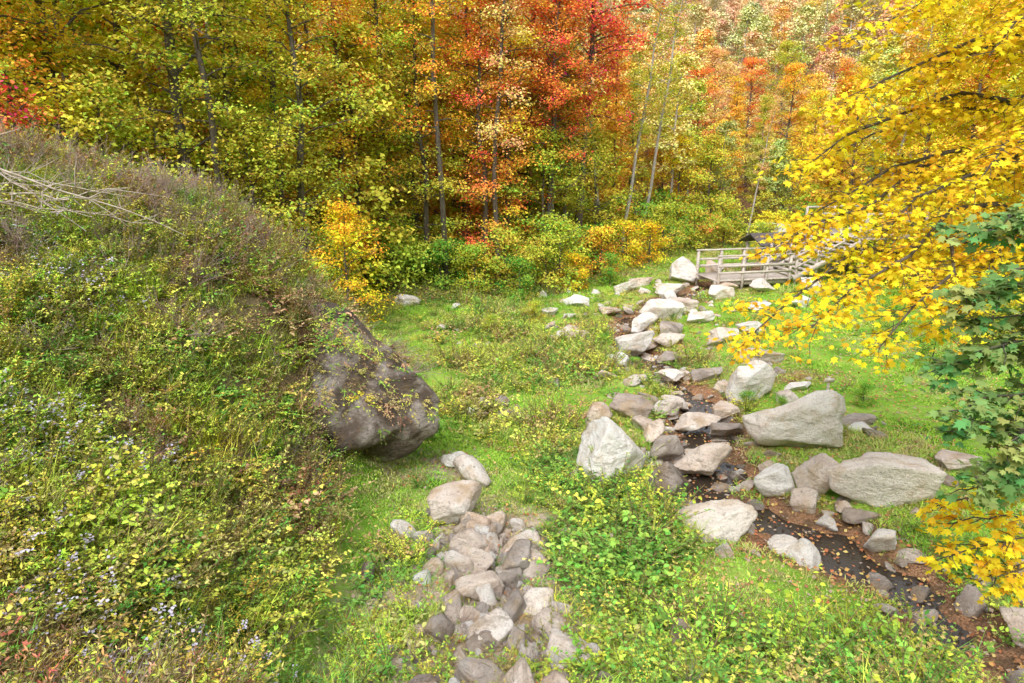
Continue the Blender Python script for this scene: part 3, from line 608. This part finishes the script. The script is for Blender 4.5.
limb_tree('yellow_maple_tree',(10.8,13,-.1),(10.2,12.6,15),.26,[
 (.36,(3.6,10.3,4.1)),(.38,(4.4,9.7,4.5)),(.36,(5.2,9.3,4.3)),(.42,(4.1,11.1,5.4)),(.46,(4.9,11.6,5.9)),(.50,(4.7,11.4,6.7)),(.46,(5.7,10.6,5.7)),
 (.55,(4.9,10.8,7.6)),(.62,(5.1,11.0,8.6)),(.66,(5.9,12,9.4)),(.6,(6.3,9.7,8.2)),(.5,(6.2,9.4,6.5)),(.36,(6.4,9.7,4.6)),(.7,(6.6,11,9.9)),(.55,(7.2,9.8,7.2)),(.58,(6.4,11.5,7.9)),(.64,(7.5,10.2,9)),(.72,(8,11,10.3)),
 (.44,(7.4,10.4,5.5)),(.34,(6.9,10.5,4.2)),(.5,(5.5,12.2,6.9)),(.68,(8.4,10,8.6)),(.6,(5.4,9.9,8.9))],ymat,barkD,MA,.115,34,30,51)
limb_tree('green_maple_sapling',(7.0,6.9,.3),(6.6,6.6,8.2),.07,[
 (.42,(4.85,6.5,3.7)),(.5,(4.6,6.6,4.4)),(.56,(4.7,6.7,5.0)),(.62,(4.6,6.8,5.6)),(.68,(4.6,6.9,6.2)),(.5,(5.0,6.4,4.1)),(.7,(4.8,6.7,6.4)),(.6,(5.2,6.3,5.2)),(.38,(5.0,6.8,3.4)),(.58,(4.8,6.9,5.3)),(.65,(4.8,6.5,5.9)),(.46,(4.8,6.9,4.0)),(.54,(4.55,7.0,4.7))],gmat,barkD,MA,.12,38,22,52,seglen=.6,lead=.4)
limb_tree('yellow_maple_sapling',(6.9,7.4,.1),(6.7,7.3,3.8),.04,[
 (.6,(5.2,7.2,2.3)),(.66,(5.3,7.3,2.7)),(.75,(5.1,7.4,2.9)),(.55,(5.6,7.2,1.9)),(.5,(5.8,7.1,2.1)),(.6,(5.7,7.0,2.6))],ymat,barkD,MA,.11,26,13,53,seglen=.55,lead=.35)
# dead branches on hill crest
b=B();r=np.random.default_rng(61)
for k in range(18):
    c=np.array([r.uniform(-11,-7.0),r.uniform(11.6,13)]);a=r.normal(0,.35);L=r.uniform(1.2,3.2)
    u=np.linspace(-.5,.5,7)[:,None];xy=c+u*L*np.array([math.cos(a),math.sin(a)*.5])
    zz=hz(c[0],c[1])+.4+r.uniform(0,.5)+u[:,0]*r.normal(-.25,.3)*L*.6+np.cumsum(r.normal(0,.05,7))
    P=np.column_stack([xy,zz]);tube(b,P,np.linspace(.03,.008,7)*r.uniform(.35,.9),5,0)
    for s_ in range(7):
        j=r.integers(1,6);e=np.array([r.normal(.3,.4),r.normal(0,.3),r.normal(.15,.3)])*.7
        tube(b,np.array([P[j],P[j]+e*.5+r.normal(0,.03,3),P[j]+e]),[.011,.007,.003],3,0)
link('dead_branches',b.mesh('dead_branches',[paleM]))
# ---------------------------------------------------------------- wooden footbridge + cabin
wood=simple('weathered_wood',[(.3,(.42,.35,.30)),(.7,(.68,.61,.55))],3,stretch=(1,6,6))
roofm=simple('metal_roof',[(.3,(.40,.42,.44)),(.7,(.58,.6,.62))],2,rough=.5,bump=.05)
droof=simple('shingle_roof',[(.3,(.07,.06,.06)),(.7,(.14,.12,.12))],3,bump=.3)
wall=simple('cabin_siding',[(.3,(.20,.15,.12)),(.7,(.34,.26,.2))],3,stretch=(1,1,8))
dark=simple('dark_glass',[(.3,(.02,.02,.025)),(.7,(.05,.05,.06))],3,rough=.2)
def box(b,c,s,rz=0,ry=0,mat=0):
    v=np.array([(i,j,k) for i in(-.5,.5) for j in(-.5,.5) for k in(-.5,.5)])*np.array(s)
    cy,sy=math.cos(ry),math.sin(ry);v=v@np.array([[cy,0,-sy],[0,1,0],[sy,0,cy]])
    cz,sz=math.cos(rz),math.sin(rz);v=v@np.array([[cz,sz,0],[-sz,cz,0],[0,0,1]])
    b.add(v+np.array(c),[(0,1,3,2),(4,6,7,5),(0,4,5,1),(2,3,7,6),(0,2,6,4),(1,5,7,3)],mat)
def part(name,parent,fn,mats):
    b=B();fn(b);o=link(name,b.mesh(name,mats,False));o.parent=parent;return o
br=bpy.data.objects.new('wooden_footbridge',None);scene.collection.objects.link(br);br.location=(13.0,36.6,.5);br.rotation_euler=(0,0,.22);br.scale=(1.1,1.2,1.2)
part('deck_planks',br,lambda b:[box(b,(-2.4+.2*i,0,0),(.18,2.0,.05)) for i in range(20)],[wood])
part('beams',br,lambda b:[box(b,(-.5,s,-.13),(4,.14,.2)) for s in(-.8,.8)],[wood])
def rails(b):
    for s in(-.96,.96):
        for i in range(4): box(b,(-2.4+1.25*i,s,.18),(.11,.11,1.75))
        for h in(.35,.65): box(b,(-.5,s+math.copysign(.07,s),h),(3.9,.03,.1))
        box(b,(-.5,s,1.08),(4.0,.16,.05))
part('railings',br,rails,[wood])
def ramp_(b):
    for i in range(12): box(b,(1.65+.3*i,0,.08+.13*i),(.28,1.9,.05))
    for s in(-1.0,1.0):
        box(b,(3.3,s,.72),(3.8,.05,.24),0,-.41)
        box(b,(3.3,s,1.66),(3.8,.07,.12),0,-.41);box(b,(3.3,s,1.2),(3.8,.05,.09),0,-.41)
        for i in range(4): box(b,(1.7+1.1*i,s+.07,.3+.48*i),(.09,.09,1.9))
part('stairs',br,ramp_,[wood])
def plat(b):
    for i in range(22): box(b,(5.3+.16*i,1.2,1.6),(.145,4.4,.05))
    for px in(5.3,7.0,8.7):
        for py in(-.9,1.2,3.3): box(b,(px,py,.45),(.14,.14,2.2))
        for py in(-.95,3.35): box(b,(px,py,2.2),(.1,.1,1.1))
    for py in(-.95,3.35):
        for h in(2.0,2.35,2.7): box(b,(7.0,py+.07,h),(3.5,.04,.09))
part('viewing_platform',br,plat,[wood])
def gable(b,L,W,h0,h1,t=.1,mat=0):
    b.add([(-L,-W,h0),(L,-W,h0),(L,0,h1),(-L,0,h1),(-L,W,h0),(L,W,h0),(-L,-W,h0+t),(L,-W,h0+t),(L,0,h1+t),(-L,0,h1+t),(-L,W,h0+t),(L,W,h0+t)],
      [(0,3,2,1),(3,4,5,2),(6,7,8,9),(9,8,11,10),(0,1,7,6),(4,10,11,5),(0,6,9,3),(3,9,10,4),(1,2,8,7),(2,5,11,8)],mat)
sh=bpy.data.objects.new('picnic_shelter',None);scene.collection.objects.link(sh);sh.location=(15.6,40.6,hz(15.6,40.6));sh.rotation_euler=(0,0,.25)
part('posts',sh,lambda b:[box(b,(px,py,.95),(.12,.12,1.95)) for px in(-1.3,1.3) for py in(-.8,.8)],[wood])
part('roof',sh,lambda b:gable(b,1.7,1.15,1.85,2.4,.08),[droof])
part('picnic_table',sh,lambda b:[box(b,(0,0,.72),(1.5,.7,.05)),box(b,(0,-.6,.42),(1.5,.24,.05)),box(b,(0,.6,.42),(1.5,.24,.05)),box(b,(-.5,0,.33),(.08,.9,.7)),box(b,(.5,0,.33),(.08,.9,.7))],[wood])
cab=bpy.data.objects.new('cabin',None);scene.collection.objects.link(cab)
cx,cy=20.6,53.;cab.location=(cx,cy,hz(cx,cy)-.2);cab.rotation_euler=(0,0,-.3);cab.scale=(.55,.55,.6)
part('walls',cab,lambda b:box(b,(0,0,1.2),(5,4,2.6)),[wall])
part('roof',cab,lambda b:gable(b,2.9,2.5,2.35,3.6),[roofm])
part('windows',cab,lambda b:[box(b,(x,-2.02,1.4),(.9,.06,.9)) for x in(-1.5,1.5)],[dark])
part('door',cab,lambda b:box(b,(0,-2.02,1.05),(.9,.06,2.05)),[wood])
b=B();box(b,(0,0,.3),(.06,.06,.7));box(b,(0,-.045,.55),(.28,.02,.12));link('wooden_stake',b.mesh('stake',[wood],False),(9.4,19.2,hz(9.4,19.2)))
# ---------------------------------------------------------------- light
w=bpy.data.worlds.new('World');scene.world=w;w.use_nodes=True;nt=w.node_tree;bg=nt.nodes['Background']
sk=nt.nodes.new('ShaderNodeTexSky');sk.sky_type='NISHITA';sk.sun_disc=False;el,az=math.radians(50),math.radians(200)
sk.sun_elevation=el;sk.sun_rotation=az;sk.air_density=1.0;sk.dust_density=3
hs=nt.nodes.new('ShaderNodeHueSaturation');hs.inputs['Saturation'].default_value=.22;hs.inputs['Value'].default_value=2.3
nt.links.new(sk.outputs[0],hs.inputs['Color']);nt.links.new(hs.outputs[0],bg.inputs[0]);bg.inputs[1].default_value=.15
ld=bpy.data.lights.new('sun','SUN');ld.energy=1.4;ld.angle=math.radians(35);ld.color=(1,.96,.91)
lo=bpy.data.objects.new('sun',ld);scene.collection.objects.link(lo)
dv_=Vector((math.sin(az)*math.cos(el),math.cos(az)*math.cos(el),math.sin(el)))
lo.rotation_euler=dv_.to_track_quat('Z','Y').to_euler()
cam=bpy.data.cameras.new('camera');co=bpy.data.objects.new('camera',cam);scene.collection.objects.link(co)
co.location=(0,0,7);co.rotation_euler=(math.radians(90-15.6),0,0);cam.lens=24;cam.sensor_width=36;cam.clip_end=3000;cam.clip_start=.05
scene.camera=co
scene.view_settings.view_transform='Standard';scene.view_settings.look='None';scene.view_settings.exposure=0
